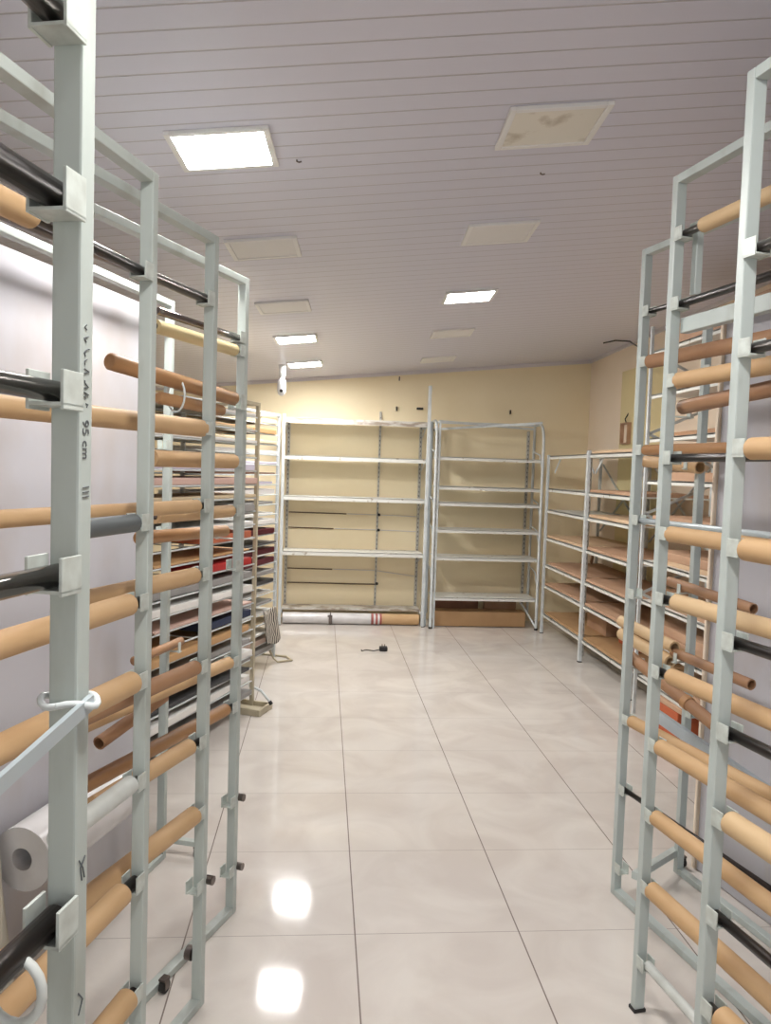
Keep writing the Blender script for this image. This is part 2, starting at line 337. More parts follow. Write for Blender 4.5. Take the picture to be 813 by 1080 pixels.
PEND = {('L4', 2.124): .5, ('L4', 2.077): .52, ('L4', 1.685): .5, ('L4', 1.509): .5, ('L3', 1.347): .6, ('L3', .84): .5, ('L4', .79): .82, ('L4', .958): .95,
        ('L2', 1.532): .28, ('L2', .915): .34, ('R2', 2.393): .72, ('R1', 2.117): .95, ('R1', 1.78): .95}
RACK = {}
for k, (X, Y, a, H) in RDEF.items():
    R = Rack(k, X, Y, a, H, RN[k], M['paint'] if k[0] == 'L' else M['paint_pale'], base=(k != 'R2'))
    RACK[k] = R
    for i, (z, pm, pr, tb) in enumerate(ROWS[k]):
        R.cup(z, r=pr)
        where = '%s bracket down on the %s' % (ORD[i+1], R.name)
        if pm:
            R.pole('steel_pipe', pm, .016, z, PEND.get((k, round(z, 3)), L-.016), z, pr, None, PW[pm]+' in the '+where, 'pipe', group='steel pipes across the roll racks')
        if tb:
            s0, s1, r, m = tb
            R.pole('cardboard_tube' if m[:3] == 'tan' else ('wooden_pole' if m in ('wood', 'yellow_pipe') else 'plastic_tube'), m, s0, z-(.0), s1, z, r, pr+.0006,
                   TW[m]+' on the '+where, 'tube', group='tubes on the roll racks')
R = RACK
# rust coloured stubs, feet and castors
def caster(root, x, y, z=0.):
    g = MB(); g.bevbox((x, y, z+.045), (.03, .024, .008), .002)
    for sy in (-1, 1): g.bevbox((x, y+sy*.011, z+.03), (.022, .002, .035), .0005)
    o = g.build('caster', 'steel', root)
    MB().tube([(x, y-.0085, z+.02), (x, y+.0085, z+.02)], .02, 18).build('wheel', 'rubber', o)
caster(R['L4'].root, .46, .035); caster(R['L5'].root, -.05, .14)
MB().bevbox((-.05, .08, .06), (.028, .16, .022), .003).build('foot_bar', 'paint', R['L5'].root)
# depth bar between the set back and the farthest right rack
MB().bar((-.02, 0, .085), (.16, -.33, .11), .028, .028).build('foot_bar', 'paint_pale', R['R0'].root)
caster(R['R0'].root, -.04, .05)
MB().bevbox((.0, .0, .004), (.034, .042, .012), .003).build('foot_cap', 'rubber', R['R2'].root)
# second rail and hanging strip of the second right rack, hanging strip on the farthest
MB().bevbox((L/2, .05, 2.42), (L, .022, .03), .003).build('cross_rail', 'paint_pale', R['R2'].root)
MB().bevbox((.03, .05, 2.32), (.025, .022, .2), .003).build('drop_bar', 'paint_pale', R['R2'].root)
MB().bevbox((L/2, .03, 2.13), (L-.03, .03, .045), .003).build('cross_rail', 'paint_pale', R['R2'].root)
# loose tubes and poles
def loose(k, name, m, s0, z0, s1, z1, r, rin, label, y, cat='tube', y1=None, sup=True):
    o = R[k].pole(name, m, s0, z0, s1, z1, r, rin, label, cat, y=y, y1=y1)
    return o
loose('L4', 'wooden_pole', 'wood', .05, 1.907, .71, 1.945, .024, None, 'reddish wooden pole tilted upward to a free end beside the third left rack', 0., 'pole')
loose('L4', 'wooden_pole', 'wood', .13, 1.858, .49, 1.868, .019, None, 'short wooden pole tied with white cord just under the tilted wooden pole', 0., 'pole')
tag(R['L4'].place(MB().tube([(.49+.033*math.cos(t), .042*math.cos(t*1.), 1.903+.066*math.sin(t)) if False else (.40, .032*math.cos(t), 1.884+.052*math.sin(t)) for t in [i*math.pi/8 for i in range(17)]], .0035, 8).build('cord_tie', 'clear_tie')),
    'white cord tied round the two wooden poles on the left', 'cord')
loose('L4', 'wooden_plank', 'wood', -.01, 1.43, .5, 1.44, .021, None, 'reddish wooden pole at half height crossing behind the third and fourth left posts', -.06, 'pole')
loose('L4', 'cardboard_tube', 'tan_brown', .375, .917, .68, .864, .02, .016, 'short brown cardboard tube with both ends free between the second and third left posts', -.045)
loose('L5', 'wooden_pole', 'tan_brown', -.07, .92, .31, .922, .018, None, 'flat brown pole at the left showing its cut end near the low white panel', .04, 'pole')
loose('R0', 'cardboard_tube', 'tan', -.31, 1.748, .056, 1.722, .026, .021, 'tan cardboard tube poking past the set back right rack at eye height', -.045)
loose('R0', 'cardboard_tube', 'tan_brown', -.1, 1.235, .386, 1.205, .021, .016, 'upper of two brown cardboard tubes with free ends near the right white panel', -.045)
loose('R0', 'cardboard_tube', 'tan_brown', -.046, .94, .398, .926, .021, .016, 'lower of two brown cardboard tubes with free ends near the right white panel', -.045)
loose('R0', 'cardboard_tube', 'tan_pale', -.4, .945, -.045, .90, .03, .02, 'thick pale roll end behind the farthest right rack post', -.06)
loose('R0', 'cardboard_tube', 'tan_pale', -.42, 1.0, -.03, .965, .026, .018, 'pale tan tube lying on the thick pale roll behind the farthest right rack', -.055)
loose('R1', 'cardboard_tube', 'tan_brown', -.04, .953, .458, .831, .023, .018, 'brown tube sloping down from the farthest right rack, taped joint near its broken end', .045)
tag(R['R1'].place(MB().tube([(.29, .045, .872), (.315, .045, .866)], .0265, 16, r_in=.0232).build('tape_ring', 'wood')), 'brown tape ring round the sloping brown tube on the right', 'tape')
loose('R2', 'wooden_pole', 'tan_brown', .0, 1.89, .9, 1.945, .022, None, 'brown pole just beneath the tan tube at head height on the second right rack', .045, 'pole')
loose('R2', 'plastic_tube', 'white_tube', .042, .171, .6, .16, .015, .010, 'white plastic pipe lowest on the second right rack', 0.)
o = MB().bar((-.22, -.03, .64), (.9, -.03, .51), .02, .05).build('metal_profile', 'blue_profile'); R['R0'].place(o)
tag(o, 'pale blue grey metal profile sloping down beside the right white panel', 'metal strip')
for k, z, y, x in (('R0', 1.745, -.045, 0), ('R0', 1.229, -.045, 0), ('R0', .939, -.045, 0), ('R1', .945, .045, 0), ('R2', 1.89, .045, 0), ('L4', 1.432, -.06, 0), ('L5', .92, .04, 0)):
    rr = .026
    g = MB(); g.bevbox((x, y, z-rr-.003), (.02, abs(y)*2-.012, .004), .001); g.bevbox((x, y+math.copysign(rr+.002, y), z-.012), (.02, .004, rr+.018), .001)
    g.build('side_hook', 'bracket', R[k].root)
for z in (1.86, 1.80): pass
# round knobs on the left posts
for k, z in (('L3', .392), ('L4', .436), ('L4', .172)):
    MB().tube([(-.02, .012, z), (-.02, .035, z)], .014, 14).build('knob', 'steel', R[k].root)
MB().tube([(.0, -.02, .16), (.0, -.04, .16)], .022, 16).build('knob', 'steel', R['L3'].root)
# flat strap tied with clear plastic on the nearest left rack
o = MB().bar((-.004, .024, 1.413), (1.1, .024, 1.19), .006, .016).build('metal_strap', 'strap'); R['L1'].place(o)
tag(o, 'thin pale metal strap tied across the nearest left rack post', 'metal strip')
o = MB().tube([(.021*math.cos(t), .031*math.sin(t), 1.413+.003*math.sin(3*t)) for t in [i*math.pi/10 for i in range(21)]], .004, 8).build('plastic_tie', 'clear_tie'); R['L1'].place(o)
tag(o, 'clear plastic tie knotted round the nearest left post', 'tie')
# white hook hanging under the lowest visible pipe of the nearest left rack
pts = [(.10+.0*t, .0, 1.062+.03) for t in (0,)]
hk = [(.09, .03*math.cos(t), 1.15+.034*math.sin(t)) for t in [math.pi*(-.9)+i*math.pi*1.5/14 for i in range(15)]]
o = MB().tube(hk, .005, 10).build('plastic_hook', 'white_tube'); R['L1'].place(o)
tag(o, 'white curved plastic hook on the lowest dark pipe of the nearest left rack', 'hook')
# pencil writing on the aisle face of the nearest left post
def writing():
    y = .0166+.0004; x0 = .0
    cu = bpy.data.curves.new('t', 'FONT'); cu.body = '95 cm'; cu.size = .017; cu.extrude = .0002
    t = bpy.data.objects.new('t', cu); COL.objects.link(t); bpy.context.view_layer.update()
    me = bpy.data.meshes.new_from_object(t.evaluated_get(bpy.context.evaluated_depsgraph_get()))
    bpy.data.objects.remove(t)
    # text x -> down, text y -> away from the viewer's left (post local -x is to the right in view)
    mm = Matrix(((0, -1, 0, .007), (0, 0, 1, y), (-1, 0, 0, 1.716), (0, 0, 0, 1)))
    me.transform(mm)
    me.materials.append(M['ink'])
    o = bpy.data.objects.new('handwriting', me); COL.objects.link(o); o.parent = R['L1'].post
    rng = random.Random(3); z = 1.815
    mark = lambda p, r: MB().tube(p, r, 5).build('pencil_mark', 'ink', R['L1'].post)
    while z > 1.725:
        mark([(rng.uniform(-.006, .006), y, z-i*.0022-rng.uniform(0, .002)) for i in range(rng.choice((3, 4, 5)))], .0006); z -= .0115
    for i in range(3): mark([(-.006, y, 1.645-i*.005), (.006, y, 1.644-i*.005)], .0006)
    for zz, p in ((1.24, [(-.006, .0), (.003, -.010), (.0, -.025)]), (1.24, [(.006, 0), (-.002, -.012), (-.005, -.024)]), (1.09, [(.005, 0), (-.004, -.012), (.004, -.026)])):
        mark([(a, y, zz+b) for a, b in p], .0009)
writing()

# ------------------------------------------------------------------ white panels behind the racks
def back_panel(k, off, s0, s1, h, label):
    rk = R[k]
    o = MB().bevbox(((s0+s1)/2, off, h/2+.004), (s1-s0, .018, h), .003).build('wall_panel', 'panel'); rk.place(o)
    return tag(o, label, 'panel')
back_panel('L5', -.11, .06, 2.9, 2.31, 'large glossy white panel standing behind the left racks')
back_panel('R0', .10, .0, 2.9, 2.34, 'large glossy white panel standing behind the right racks')
o = MB().bevbox((-.02, .10, 1.17), (.014, .03, 2.34), .003).build('edge_strip', 'wall_side'); R['R0'].place(o)
tag(o, 'narrow cream strip along the far edge of the right white panel', 'strip')
# white film roll low on the left
o = MB()
o.tube([(-.5, 0, 0), (.0, 0, 0)], .1, 30, r_in=.035); o = o.build('film_roll', 'film')
R['L5'].place(o); o.matrix_world = Matrix.Translation(R['L5'].loc) @ Matrix.Rotation(R['L5'].rz, 4, 'Z') @ Matrix.Translation((.9, .02, .45))
tag(o, 'thick white plastic film roll low in the left corner', 'roll')

def film_sheet():
    mb = MB(); nx, nz = 40, 16; vs = []
    for i in range(nx+1):
        for j in range(nz+1):
            u, v = i/nx, j/nz
            vs.append((.93+.52*u, -.015+.03*math.sin(15*u+1.5*v)*(.4+v)+.012*math.sin(37*u-3*v)-.05*(1-v), .80-.06*math.sin(3*u)-v*(.76-.06*math.sin(3*u))))
    mb.add(vs, [(i*(nz+1)+j, (i+1)*(nz+1)+j, (i+1)*(nz+1)+j+1, i*(nz+1)+j+1) for i in range(nx) for j in range(nz)], True)
    o = mb.build('film_sheet', 'film_old'); R['L5'].place(o)
    o.modifiers.new('thick', 'SOLIDIFY').thickness = .003
    MB().tube([(.91, -.092, .80), (1.47, -.092, .80)], .008, 10).build('hanging_rod', 'steel', o)
    tag(o, 'crumpled whitish plastic film sheet hanging low behind the left racks', 'plastic sheet')
film_sheet()

# ------------------------------------------------------------------ sample racks beyond the left racks
def sample_rack(X, Y, a, H, pm, n, label, gname, cols, z0=.12, foot='box'):
    rz = math.atan2(-math.cos(rad(a)), -math.sin(rad(a)))
    r = empty('sample_rack', label, 'rack', (X, Y, 0), rz, 'sample racks beyond the left racks')
    D, LL = -.36, 1.55
    for x in (0, LL):
        for y in (0, D):
            MB().bevbox((x, y, H/2+.02), (.022, .026, H-.04), .003).build('post', pm, r)
    for y in (0, D): MB().bevbox((LL/2, y, H-.01), (LL+.022, .026, .022), .003).build('top_rail', pm, r)
    for x in (0, LL): MB().bevbox((x, D/2, H-.01), (.022, -D-.026, .022), .003).build('side_rail', pm, r)
    if foot == 'box':
        g = MB()
        for y in (-.2, .1): g.bevbox((.0, y, .022), (.2, .02, .044), .003)
        for x in (-.09, .09): g.bevbox((x, -.05, .022), (.02, .28, .044), .003)
        g.bevbox((0, -.05, .008), (.16, .26, .008), .002)
        g.build('foot', 'beige_post', r)
        h = MB(); h.tube([(-.02, -.03, .17), (-.02, .06, .14), (-.02, .13, .07)], .009, 10); q = h.build('brace', 'upright', r)
        MB().tube([(-.02, .125, .075), (-.02, .14, .055)], .013, 10).build('end_cap', 'rubber', q)
    else:
        g = MB(); g.tube([(.1, -.1, .3), (.06, .03, .04), (.05, .06, .012), (-.05, .15, .012), (-.15, .06, .012), (-.15, -.2, .012)], .009, 10); g.build('foot', 'beige_post', r)
    dz = (H-.1-z0)/(n-1)
    rng = random.Random(int(Y*10))
    for i in range(n):
        z = z0+dz*i
        g = MB()
        for y in (.0, D): g.tube([(.0, y, z), (LL, y, z)], .0055, 8)
        for x in (.3, .75, 1.2): g.tube([(x, 0, z), (x, D, z)], .004, 6)
        g.build('rung', 'upright', r)
        c = cols[i % len(cols)]
        if c is None: continue
        th = rng.choice((.012, .02, .03, .04)); x0, x1 = rng.uniform(.02, .08), LL-rng.uniform(.05, .5)
        if c in ('red', 'maroon', 'orange', 'navy'): th = .045; x1 = x0+.6
        m = Matrix.Rotation(rng.uniform(-.03, .03), 3, 'Z')
        b = MB().bevbox(((x0+x1)/2, D/2+.0, z+.0062+th/2), (x1-x0, -D+rng.uniform(-.02, .03), th), .006, m).build('sample_board', SW[c])
        b.location = (X, Y, 0); b.rotation_euler = (0, 0, rz)
        cloth = c in ('red', 'maroon', 'orange', 'navy')
        tag(b, '%s %s on the %s rung up in the %s' % (c, 'folded cloth' if cloth else 'sample sheet', ORD[i+1], gname), 'cloth' if cloth else 'sample', 'samples on the '+gname)
    return r
sample_rack(-.45, 5.2, 22, 2.09, 'beige_post', 22, 'beige post sample rack with a boxed metal foot, beyond the fourth left rack', 'beige post sample rack',
            ['grey', 'white', 'charcoal', 'white', 'grey', 'tan', 'navy', 'pink', 'white', 'grey', 'red', 'tan', 'orange', 'white', 'grey', 'beige', 'pink', 'lilac', 'cream', 'white', 'cream', 'white'])
sample_rack(-.39, 6.55, 20, 2.11, 'upright', 24, 'white wire sample rack beside the back shelf unit, maroon cloth inside', 'white wire sample rack',
            ['grey', 'taupe', 'white', 'beige', 'white', 'grey', 'white', 'charcoal', 'grey', 'maroon', 'maroon', 'charcoal', 'maroon', 'white', 'white', 'grey', 'white', 'lilac', 'brown', 'lilac', 'white', 'cream', 'tan', 'cream'], foot='loop')
sample_rack(-1.1, 4.93, 24, 1.95, 'upright', 16, 'white wire sample rack half hidden behind the set back left post', 'half hidden sample rack',
            ['brown', 'white', 'tan', 'white', 'brown', 'white', 'grey', 'white', 'brown', 'charcoal', None, 'tan', None, 'blue', 'cream', 'white'], foot='loop')
# striped cloth draped low on the white wire rack
def striped():
    mb = MB(); nx, ny = 14, 10; vs = []
    for i in range(nx+1):
        for j in range(ny+1):
            u, v = i/nx, j/ny
            vs.append((.02+.26*u, .02+.012*math.sin(9*u)+.05*v*(1-.3*u), .47-.27*v+.02*math.sin(7*u+2*v)))
    mb.add(vs, [(i*(ny+1)+j, (i+1)*(ny+1)+j, (i+1)*(ny+1)+j+1, i*(ny+1)+j+1) for i in range(nx) for j in range(ny)], True)
    m = bpy.data.materials.new('striped_cloth'); m.use_nodes = True; nt = m.node_tree
    w = nt.nodes.new('ShaderNodeTexWave'); w.inputs['Scale'].default_value = 16; w.inputs['Distortion'].default_value = 4; w.inputs['Detail'].default_value = 1
    tc = nt.nodes.new('ShaderNodeTexCoord'); nt.links.new(tc.outputs['Object'], w.inputs['Vector'])
    mx = nt.nodes.new('ShaderNodeMix'); mx.data_type = 'RGBA'; mx.inputs[6].default_value = lin(60, 54, 50); mx.inputs[7].default_value = lin(200, 192, 180)
    rr = nt.nodes.new('ShaderNodeMapRange'); rr.inputs['From Min'].default_value = .4; rr.inputs['From Max'].default_value = .6
    nt.links.new(w.outputs['Fac'], rr.inputs['Value']); nt.links.new(rr.outputs['Result'], mx.inputs[0]); nt.links.new(mx.outputs[2], nt.nodes['Principled BSDF'].inputs['Base Color'])
    o = mb.build('striped_cloth', m); o.location = (-.39, 6.55, 0); o.rotation_euler = (0, 0, math.atan2(-math.cos(rad(20)), -math.sin(rad(20))))
    sm = o.modifiers.new('thick', 'SOLIDIFY'); sm.thickness = .006
    tag(o, 'black and white striped cloth draped low on the white wire sample rack', 'cloth')
striped()

# ------------------------------------------------------------------ wide shelf unit on the back wall
def perforated(x, y, z0, z1, m, root, w=.03, face=-1):
    g = MB().bevbox((x, y, (z0+z1)/2), (w, .022, z1-z0), .002); z = z0+.04; n = len(g.f)
    while z < z1-.04: g.box((x, y+face*.0112, z), (w*.26, .0014, .02)); z += .05
    o = g.build('upright', m, root); o.data.materials.append(M['slot'])
    for p in o.data.polygons: p.material_index = int(p.index >= n)
def shelf(x0, x1, y0, y1, z, m, root, lip=.045, name='shelf'):
    g = MB(); g.bevbox(((x0+x1)/2, (y0+y1)/2, z-.005), (x1-x0, y1-y0, .01), .002); g.bevbox(((x0+x1)/2, y0+.004, z-lip/2), (x1-x0, .008, lip), .002)
    return g.build(name, m, root)
u1 = empty('shelf_unit', 'wide white shelf unit on the back wall, taller post on its right', 'shelf unit', (.33, 8.1, 0))
def loc(o, dx, dy): o.location = (-dx, -dy, 0); return o
def P1(o): o.location = (-.33, -8.1, 0); return o
tmp = []
class Holder:
    pass
def unit1():
    kids0 = set(COL.objects)
    for z in (1.795, 1.367, .785): shelf(-.415, 1.075, 8.09, 8.43, z, M['shelf_white'], u1)
    shelf(-.415, 1.075, 8.2, 8.43, .165, M['shelf_dirty'], u1, .022)
    g = MB(); g.bevbox((.33, 8.095, 2.16), (1.49, .03, .055), .003); g.bevbox((.33, 8.27, 2.18), (1.49, .32, .008), .002); g.build('top_rail', 'shelf_dirty', u1)
    MB().bevbox((-.43, 8.085, 1.11), (.032, .032, 2.22), .003).build('front_post', 'upright', u1)
    MB().bevbox((1.093, 8.085, 1.285), (.034, .032, 2.57), .003).build('front_post', 'upright', u1)
    MB().bevbox((1.128, 8.14, 1.1), (.022, .03, 2.2), .003).build('front_post', 'blue_profile', u1)
    perforated(-.395, 8.485, .1, 2.2, M['upright_grey'], u1); perforated(.605, 8.485, .1, 2.31, M['upright_grey'], u1, .022); perforated(1.06, 8.485, .1, 2.2, M['upright_grey'], u1)
    for z in (1.795, 1.367, .785, .16, 2.16):
        for x in (-.412, 1.075):
            g = MB(); g.bar((x, 8.47, z-.02), (x, 8.1, z-.02), .006, .03); g.bar((x, 8.47, z-.12), (x, 8.2, z-.03), .005, .016); g.build('arm', 'upright', u1)
    for x in (-.43, 1.1): MB().bevbox((x, 8.085, .0), (.04, .04, .01), .002).build('foot_cap', 'rubber', u1)
    for o in set(COL.objects)-kids0:
        if o.parent == u1: o.location = (-.33, -8.1, 0)
unit1()
for i, z in enumerate((1.17, 1.002, .549, .39)):
    x1 = (.26, .12, .12, .6)[i]
    g = MB(); g.tube([(-.375, 8.478, z+.004), (x1, 8.478, z)], .007, 10); o = g.build('wall_stick', 'stick')
    tag(o, '%s dark thin stick from the top on the back wall behind the shelves' % ORD[i+1], 'stick', 'sticks on the back wall')
    if i != 3:
        g = MB(); g.tube([(x1+.01, 8.488, z), (.58, 8.488, z-.003), (1.04, 8.488, z-.01-(.05 if i == 2 else 0))], .004, 8); o = g.build('wall_wire', 'trim')
        tag(o, 'thin pale wire running right from the %s wall stick' % ORD[i+1], 'wire', 'wires on the back wall')
for i, z in enumerate((1.17, 1.0, .40)):
    o = MB().tube([(.62, 8.474, z), (.62, 8.452, z)], .016, 12).build('clip', 'rubber'); tag(o, 'small black clip on the middle wall upright, %s from the top' % ORD[i+1], 'clip', 'clips on the wall upright')
def xtube(name, m, x0, x1, y, z, r, rin, label, cat):
    g = MB(); g.tube([(x0, y, z), (x1, y, z)], r, 24, r_in=rin); return tag(g.build(name, m), label, cat)
xtube('film_roll', 'film', -.40, .545, 8.16, .062, .06, .025, 'long white roll on the floor under the wide back shelf unit', 'roll')
xtube('cardboard_tube', 'tan', .66, 1.06, 8.16, .062, .058, .03, 'thick tan tube on the floor beside the red striped roll end', 'tube')
g = empty('striped_roll', 'short roll with red and white rings on the floor between white roll and tan tube', 'roll', (.6, 8.16, .062))
for i in range(5):
    q = MB(); q.tube([(-.05+.022*i, 0, 0), (-.05+.022*(i+1), 0, 0)], .06, 24, r_in=.03); q.build('ring', M['film'] if i % 2 else mat('faded_red', (168, 92, 84), .6), g)
g = MB(); g.tube([(.11, 8.16+.066*math.cos(t), .062+.064*math.sin(t)) for t in [i*math.pi/8 for i in range(17)]], .006, 8); g.bevbox((.11, 8.09, .06), (.035, .02, .09), .003); g.bevbox((.105, 8.085, .1), (.05, .02, .02), .003)
tag(g.build('clamp', 'steel'), 'small metal clamp round the long white roll', 'clamp')

# ------------------------------------------------------------------ narrower shelf unit with arched sides
u2 = empty('shelf_unit', 'white shelf unit with arched tube sides and crossed braces, right of the wide unit', 'shelf unit', (1.75, 8.05, 0))
def unit2():
    k0 = set(COL.objects)
    for x in (1.17, 2.315):
        pts = [(x, 8.0, .02), (x, 8.0, 1.98)]
        for i in range(1, 7):
            t = i/6*math.pi/2; pts.append((x, 8.0+.16*(1-math.cos(t)), 2.02+.19*math.sin(t)))
        pts += [(x, 8.3, 2.21), (x, 8.37, 2.21), (x, 8.37, .1), ]
        MB().tube(pts, .0155, 12).build('side_frame', 'upright', u2)
        for z in (1.72, 1.2, .9, .45):
            MB().tube([(x, 8.01, z), (x, 8.08, z+.09), (x, 8.12, z+.16), (x, 8.37, z+.2)], .008, 8).build('curved_arm', 'upright', u2)
        MB().tube([(x, 8.0, .02), (x, 8.0, 0)], .02, 12).build('foot_cap', 'rubber', u2)
        MB().tube([(x, 8.02, .03), (x-.1 if x > 2 else x+.05, 8.15, .22), (x-.14 if x > 2 else x+.08, 8.37, .3)], .011, 8).build('lower_brace', 'upright', u2)
    MB().bevbox((1.205, 8.02, 1.1), (.02, .026, 2.2), .003).build('front_post', 'upright', u2)
    for z in (1.83, 1.518, 1.346, 1.062, .767, .337): shelf(1.19, 2.30, 8.01, 8.36, z, M['shelf_white'], u2, .036)
    perforated(2.27, 8.46, .2, 2.15, M['upright_grey'], u2); perforated(1.25, 8.46, .2, 2.15, M['upright_grey'], u2)
    MB().bar((1.19, 8.02, 2.2), (2.30, 8.36, 2.17), .006, .024).build('cross_brace', 'upright', u2)
    MB().bar((1.19, 8.36, 2.13), (2.30, 8.02, 2.22), .006, .024).build('cross_brace', 'upright', u2)
    MB().bar((1.19, 8.37, 2.21), (2.30, 8.37, 2.21), .02, .024).build('top_rail', 'upright', u2)
    for o in set(COL.objects)-k0:
        if o.parent == u2: o.location = (-1.75, -8.05, 0)
unit2()
tag(MB().bevbox((1.72, 8.22, .085), (1.02, .2, .16), .006).build('carton', 'carton'), 'long low brown carton on the floor under the arched shelf unit', 'carton')
tag(MB().bevbox((1.5, 8.385, .16), (.5, .08, .31), .005).build('wooden_board', 'board_red'), 'reddish brown board on edge behind the long low carton', 'board')
tag(MB().bevbox((2.0, 8.385, .14), (.36, .07, .27), .005).build('wooden_board', 'board'), 'brown board on edge at the right behind the long low carton', 'board')

# ------------------------------------------------------------------ shelf run on the right wall
u3 = empty('shelf_unit', 'white posted shelf unit with seven shelves along the right wall', 'shelf unit', (2.35, 6.65, 0))
Z3 = (1.87, 1.53, 1.31, 1.02, .735, .52, .21)
def yshelf(x0, x1, y0, y1, z, m, root, lip=.035):
    g = MB(); g.bevbox(((x0+x1)/2, (y0+y1)/2, z-.006), (x1-x0, y1-y0, .012), .002); g.bevbox((x0+.004, (y0+y1)/2, z-lip/2), (.008, y1-y0, lip), .002)
    return g.build('shelf', m, root)
def unit3():
    k0 = set(COL.objects)
    MB().bevbox((2.338, 6.65, .955), (.03, .04, 1.89), .003).build('front_post', 'upright', u3)
    perforated(2.36, 6.665, .05, 1.88, M['upright_grey'], u3)
    for x, y in ((2.338, 7.87), (2.90, 7.87), (2.90, 6.65), (2.338, 5.52), (2.90, 5.52)):
        MB().bevbox((x, y, .94), (.026, .03, 1.88), .003).build('post', 'upright', u3)
    for i, z in enumerate(Z3):
        yshelf(2.345, 2.9, 6.66, 7.86, z, M['shelf_white'], u3); yshelf(2.345, 2.9, 5.53, 6.64, z, M['shelf_white'], u3)
    for a, b in (((2.92, 5.54, 1.1), (2.92, 6.63, 1.8)), ((2.92, 5.54, 1.8), (2.92, 6.63, 1.1)), ((2.92, 5.54, .3), (2.92, 6.63, .95)), ((2.92, 6.67, 1.1), (2.92, 7.86, 1.8)), ((2.92, 6.67, 1.8), (2.92, 7.86, 1.1))):
        MB().bar(a, b, .022, .005).build('cross_brace', 'upright', u3)
    for y, d in ((6.65, 1), (6.65, -1), (7.86, -1)):
        MB().bar((2.4, y+d*.02, 1.7), (2.4, y+d*.2, 1.84), .005, .024).build('corner_brace', 'upright', u3)
    for x, y in ((2.338, 6.65), (2.338, 7.87), (2.338, 5.52)): MB().bevbox((x, y, .0), (.036, .042, .012), .002).build('foot_cap', 'rubber', u3)
    for o in set(COL.objects)-k0:
        if o.parent == u3: o.location = (-2.35, -6.65, 0)
unit3()
NB = {0: 'top', 1: 'second', 2: 'third', 3: 'fourth', 4: 'fifth', 5: 'sixth', 6: 'lowest'}
for i, (fm, nm) in enumerate(((None, None), (None, None), (None, None), ('board_light', 'board'), ('board', 'board'), ('board', 'board'), ('carton', 'board'))):
    z = Z3[i]
    if fm:
        rot = Matrix.Rotation((.0, 0, 0, .02, -.03, .03, .0)[i], 3, 'Z')
        o = MB().bevbox((2.63, 7.26, z+.0125), (.55, 1.12, .024), .003, rot).build('loose_board', fm)
        tag(o, 'brown board lying on the %s shelf of the right wall unit, far bay' % NB[i], 'board', 'boards on the right wall unit')
    o = MB().bevbox((2.62, 6.08, z+.0135), (.54, 1.06, .026), .003).build('loose_board', ('board_light', 'board', 'board_light', 'board', 'board', 'board', 'carton')[i])
    tag(o, 'brown board lying on the %s shelf of the right wall unit, near bay' % NB[i], 'board', 'boards on the right wall unit')
o = MB().bevbox((2.8, 7.7, .872), (.02, .04, .22), .003, Matrix.Rotation(.4, 3, 'X')).build('leaning_board', 'board'); tag(o, 'narrow brown slat leaning at the far end of the right wall unit', 'board')
tag(MB().bevbox((2.72, 6.9, .36), (.3, .5, .26), .006).build('carton', 'board'), 'brown carton on the lowest shelf of the right wall unit', 'carton')
tag(MB().bevbox((2.74, 6.2, .35), (.3, .4, .22), .006).build('carton', 'terracotta'), 'pinkish brown carton on the lowest shelf near the crossing braces', 'carton')

# taller board shelf nearer on the right, behind the right racks
u4 = empty('board_shelf', 'tall narrow posted shelf stacked with brown boards behind the right racks', 'shelf unit', (2.24, 5.2, 0))
Z4 = (.28, .55, .82, 1.1, 1.38, 1.66, 1.95, 2.25, 2.55)
def unit4():
    k0 = set(COL.objects)
    for x in (2.24, 2.88):
        for y in (5.2, 3.75): MB().bevbox((x, y, 1.36), (.022, .022, 2.72), .003).build('post', 'upright', u4)
    for z in Z4: yshelf(2.25, 2.88, 3.76, 5.19, z, M['shelf_white'], u4, .03)
    z = .3; d = 1
    while z < 2.5: MB().bar((2.25, 5.2, z), (2.87, 5.2, z+.28*1), .005, .02).build('end_brace', 'upright', u4) if d > 0 else MB().bar((2.87, 5.2, z), (2.25, 5.2, z+.28), .005, .02).build('end_brace', 'upright', u4); z += .28; d = -d
    for o in set(COL.objects)-k0:
        if o.parent == u4: o.location = (-2.24, -5.2, 0)
unit4()
rng = random.Random(8)
for i, z in enumerate(Z4):
    zz = z; cnt = (2, 3, 2, 2, 1, 1, 1, 2, 3)[i]
    for j in range(cnt):
        th = rng.choice((.03, .04, .055)); rot = Matrix.Rotation(rng.uniform(-.04, .04), 3, 'Z')
        o = MB().bevbox((2.55+rng.uniform(-.03, .0), 4.48+rng.uniform(-.08, .05), zz+th/2+.0005), (.5, 1.2, th), .003, rot).build('loose_board', rng.choice(('board', 'board_light', 'tan_brown', 'board', 'carton')))
        pos = '' if cnt == 1 else (', %s one' % ('bottom' if j == 0 else ('top' if j == cnt-1 else 'middle')))
        tag(o, 'brown board on the %s shelf up in the tall board shelf%s' % (ORD[i+1], pos), 'board', 'boards on the tall board shelf'); zz += th+.001
tag(MB().bevbox((2.33, 4.72, .11), (.2, .36, .21), .006, Matrix.Rotation(.05, 3, 'Z')).build('carton', 'terracotta'), 'orange red carton on the floor behind the farthest right rack', 'carton')
tag(MB().bevbox((2.35, 4.7, .231), (.24, .42, .03), .004, Matrix.Rotation(.05, 3, 'Z')).build('loose_board', 'board'), 'brown board lying on the orange red carton', 'board')

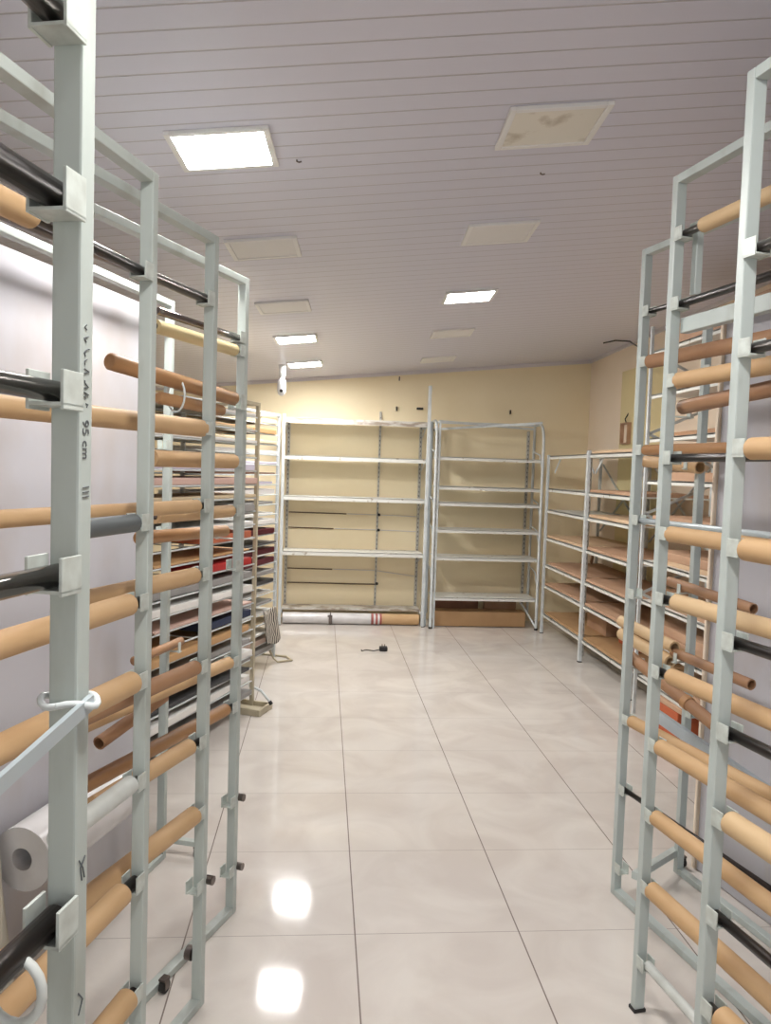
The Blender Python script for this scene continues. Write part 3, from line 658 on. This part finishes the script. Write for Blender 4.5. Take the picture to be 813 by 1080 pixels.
# ------------------------------------------------------------------ small things
c = empty('security_camera', 'small white bulb shaped security camera hanging from the ceiling at the back', 'camera', (-.43, 7.5, ceil_z(-.43, 7.5)))
MB().tube([(0, 0, 0), (0, 0, -.015)], .035, 20).build('base', 'camera_white', c)
MB().tube([(0, 0, -.01), (0, 0, -.05), (0, 0, -.1), (0, 0, -.125)], [.03, .033, .033, .02], 18).build('socket', 'camera_white', c)
MB().tube([(0, 0, -.12), (0, -.005, -.15), (0, -.01, -.19), (0, -.012, -.25), (0, -.014, -.285), (0, -.014, -.295)], [.015, .036, .042, .042, .03, .012], 20).build('body', 'camera_white', c)
MB().tube([(0, -.045, -.25), (0, -.058, -.252)], .016, 14).build('lens', 'rubber', c)
g = empty('plug_adapter', 'small black plug with a short wire lying on the tiled floor', 'plug', (.59, 6.97, 0))
MB().bevbox((0, 0, .022), (.075, .06, .042), .01).build('body', 'rubber', g)
MB().tube([(-.03, 0, .012), (-.09, -.02, .006), (-.16, .01, .006), (-.2, -.03, .006), (-.205, -.05, .02)], .0045, 8).build('wire', 'rubber', g)
q = MB()
for x in (-.012, .012): q.tube([(x, 0, .042), (x, 0, .064)], .004, 8)
q.build('pin', 'chrome', g)
for x, y, lab in ((.82, 3.04, 'small dark hook on the ceiling near the stained lamp'), (-.128, 2.83, 'small dark hook on the ceiling beside the nearest lit lamp')):
    z = ceil_z(x, y); tag(MB().tube([(x, y, z), (x, y, z-.005), (x+.008, y, z-.008), (x+.017, y, z-.005)], .003, 8).build('ceiling_hook', 'steel'), lab, 'hook')
for x, z, w, lab in ((1.04, 2.36, .07, 'black bracket on the back wall left of the tall post'), (1.19, 2.13, .04, 'black bracket on the back wall right of the tall post'),
                     (.78, 2.35, .012, 'small nail high on the back wall left of the tall post'), (2.06, 2.36, .012, 'small nail high on the back wall above the arched unit'), (.8, 2.68, .01, 'tiny nail just under the ceiling on the back wall')):
    g = MB(); g.bevbox((x, 8.485, z), (w, .03, .022 if w > .02 else .045), .003); g.tube([(x, 8.49, z), (x-w*.4, 8.455, z-.008)], .006, 8)
    tag(g.build('wall_hook', 'rubber'), lab, 'hook')
b = empty('junction_box', 'open brown junction box on the right wall beside the yellow band', 'box', (2.935, 7.3, 2.1))
g = MB()
for dy in (-.085, .085): g.bevbox((-.01, dy, 0), (.05, .014, .21), .003)
for dz in (-.098, .098): g.bevbox((-.01, 0, dz), (.05, .156, .014), .003)
g.build('rim', 'board', b)
MB().bevbox((.008, 0, 0), (.012, .156, .182), .002).build('back_plate', 'wall_side', b)
MB().tube([(-.01, 0, .1), (-.02, .01, .14), (.01, .0, .2)], .006, 8).build('cable', 'rubber', b)
tag(MB().tube([(2.955, 6.95, 2.75), (2.9, 7.0, 2.88), (2.84, 7.1, 2.955), (2.72, 7.15, 2.965), (2.62, 7.2, 2.945)], .007, 8).build('loose_cable', 'rubber'), 'loose dark cable at the ceiling edge above the yellow band', 'cable')
# ------------------------------------------------------------------ world, camera, colour
w = bpy.data.worlds.new('World'); S.world = w; w.use_nodes = True
w.node_tree.nodes['Background'].inputs[0].default_value = (.93, .96, 1., 1); w.node_tree.nodes['Background'].inputs[1].default_value = .75
cam = bpy.data.cameras.new('Camera'); co = bpy.data.objects.new('Camera', cam); COL.objects.link(co)
f, pit, yaw, rol, h = 807.58, -.05532, .08154, .03202, 1.6734
fw = Vector((math.sin(yaw)*math.cos(pit), math.cos(yaw)*math.cos(pit), math.sin(pit)))
r0 = Vector((math.cos(yaw), -math.sin(yaw), 0)); u0 = r0.cross(fw)
r2 = r0*math.cos(rol)+u0*math.sin(rol); u2v = -r0*math.sin(rol)+u0*math.cos(rol)
mw = Matrix((r2, u2v, -fw)).transposed().to_4x4(); mw.translation = (0, 0, h); co.matrix_world = mw
cam.sensor_fit = 'VERTICAL'; cam.sensor_height = 36; cam.lens = 36*f/1080; cam.clip_start = .02
S.camera = co
S.view_settings.view_transform = 'Standard'; S.view_settings.look = 'None'; S.view_settings.gamma = 1; S.view_settings.use_curve_mapping = False
S.view_settings.exposure = .8
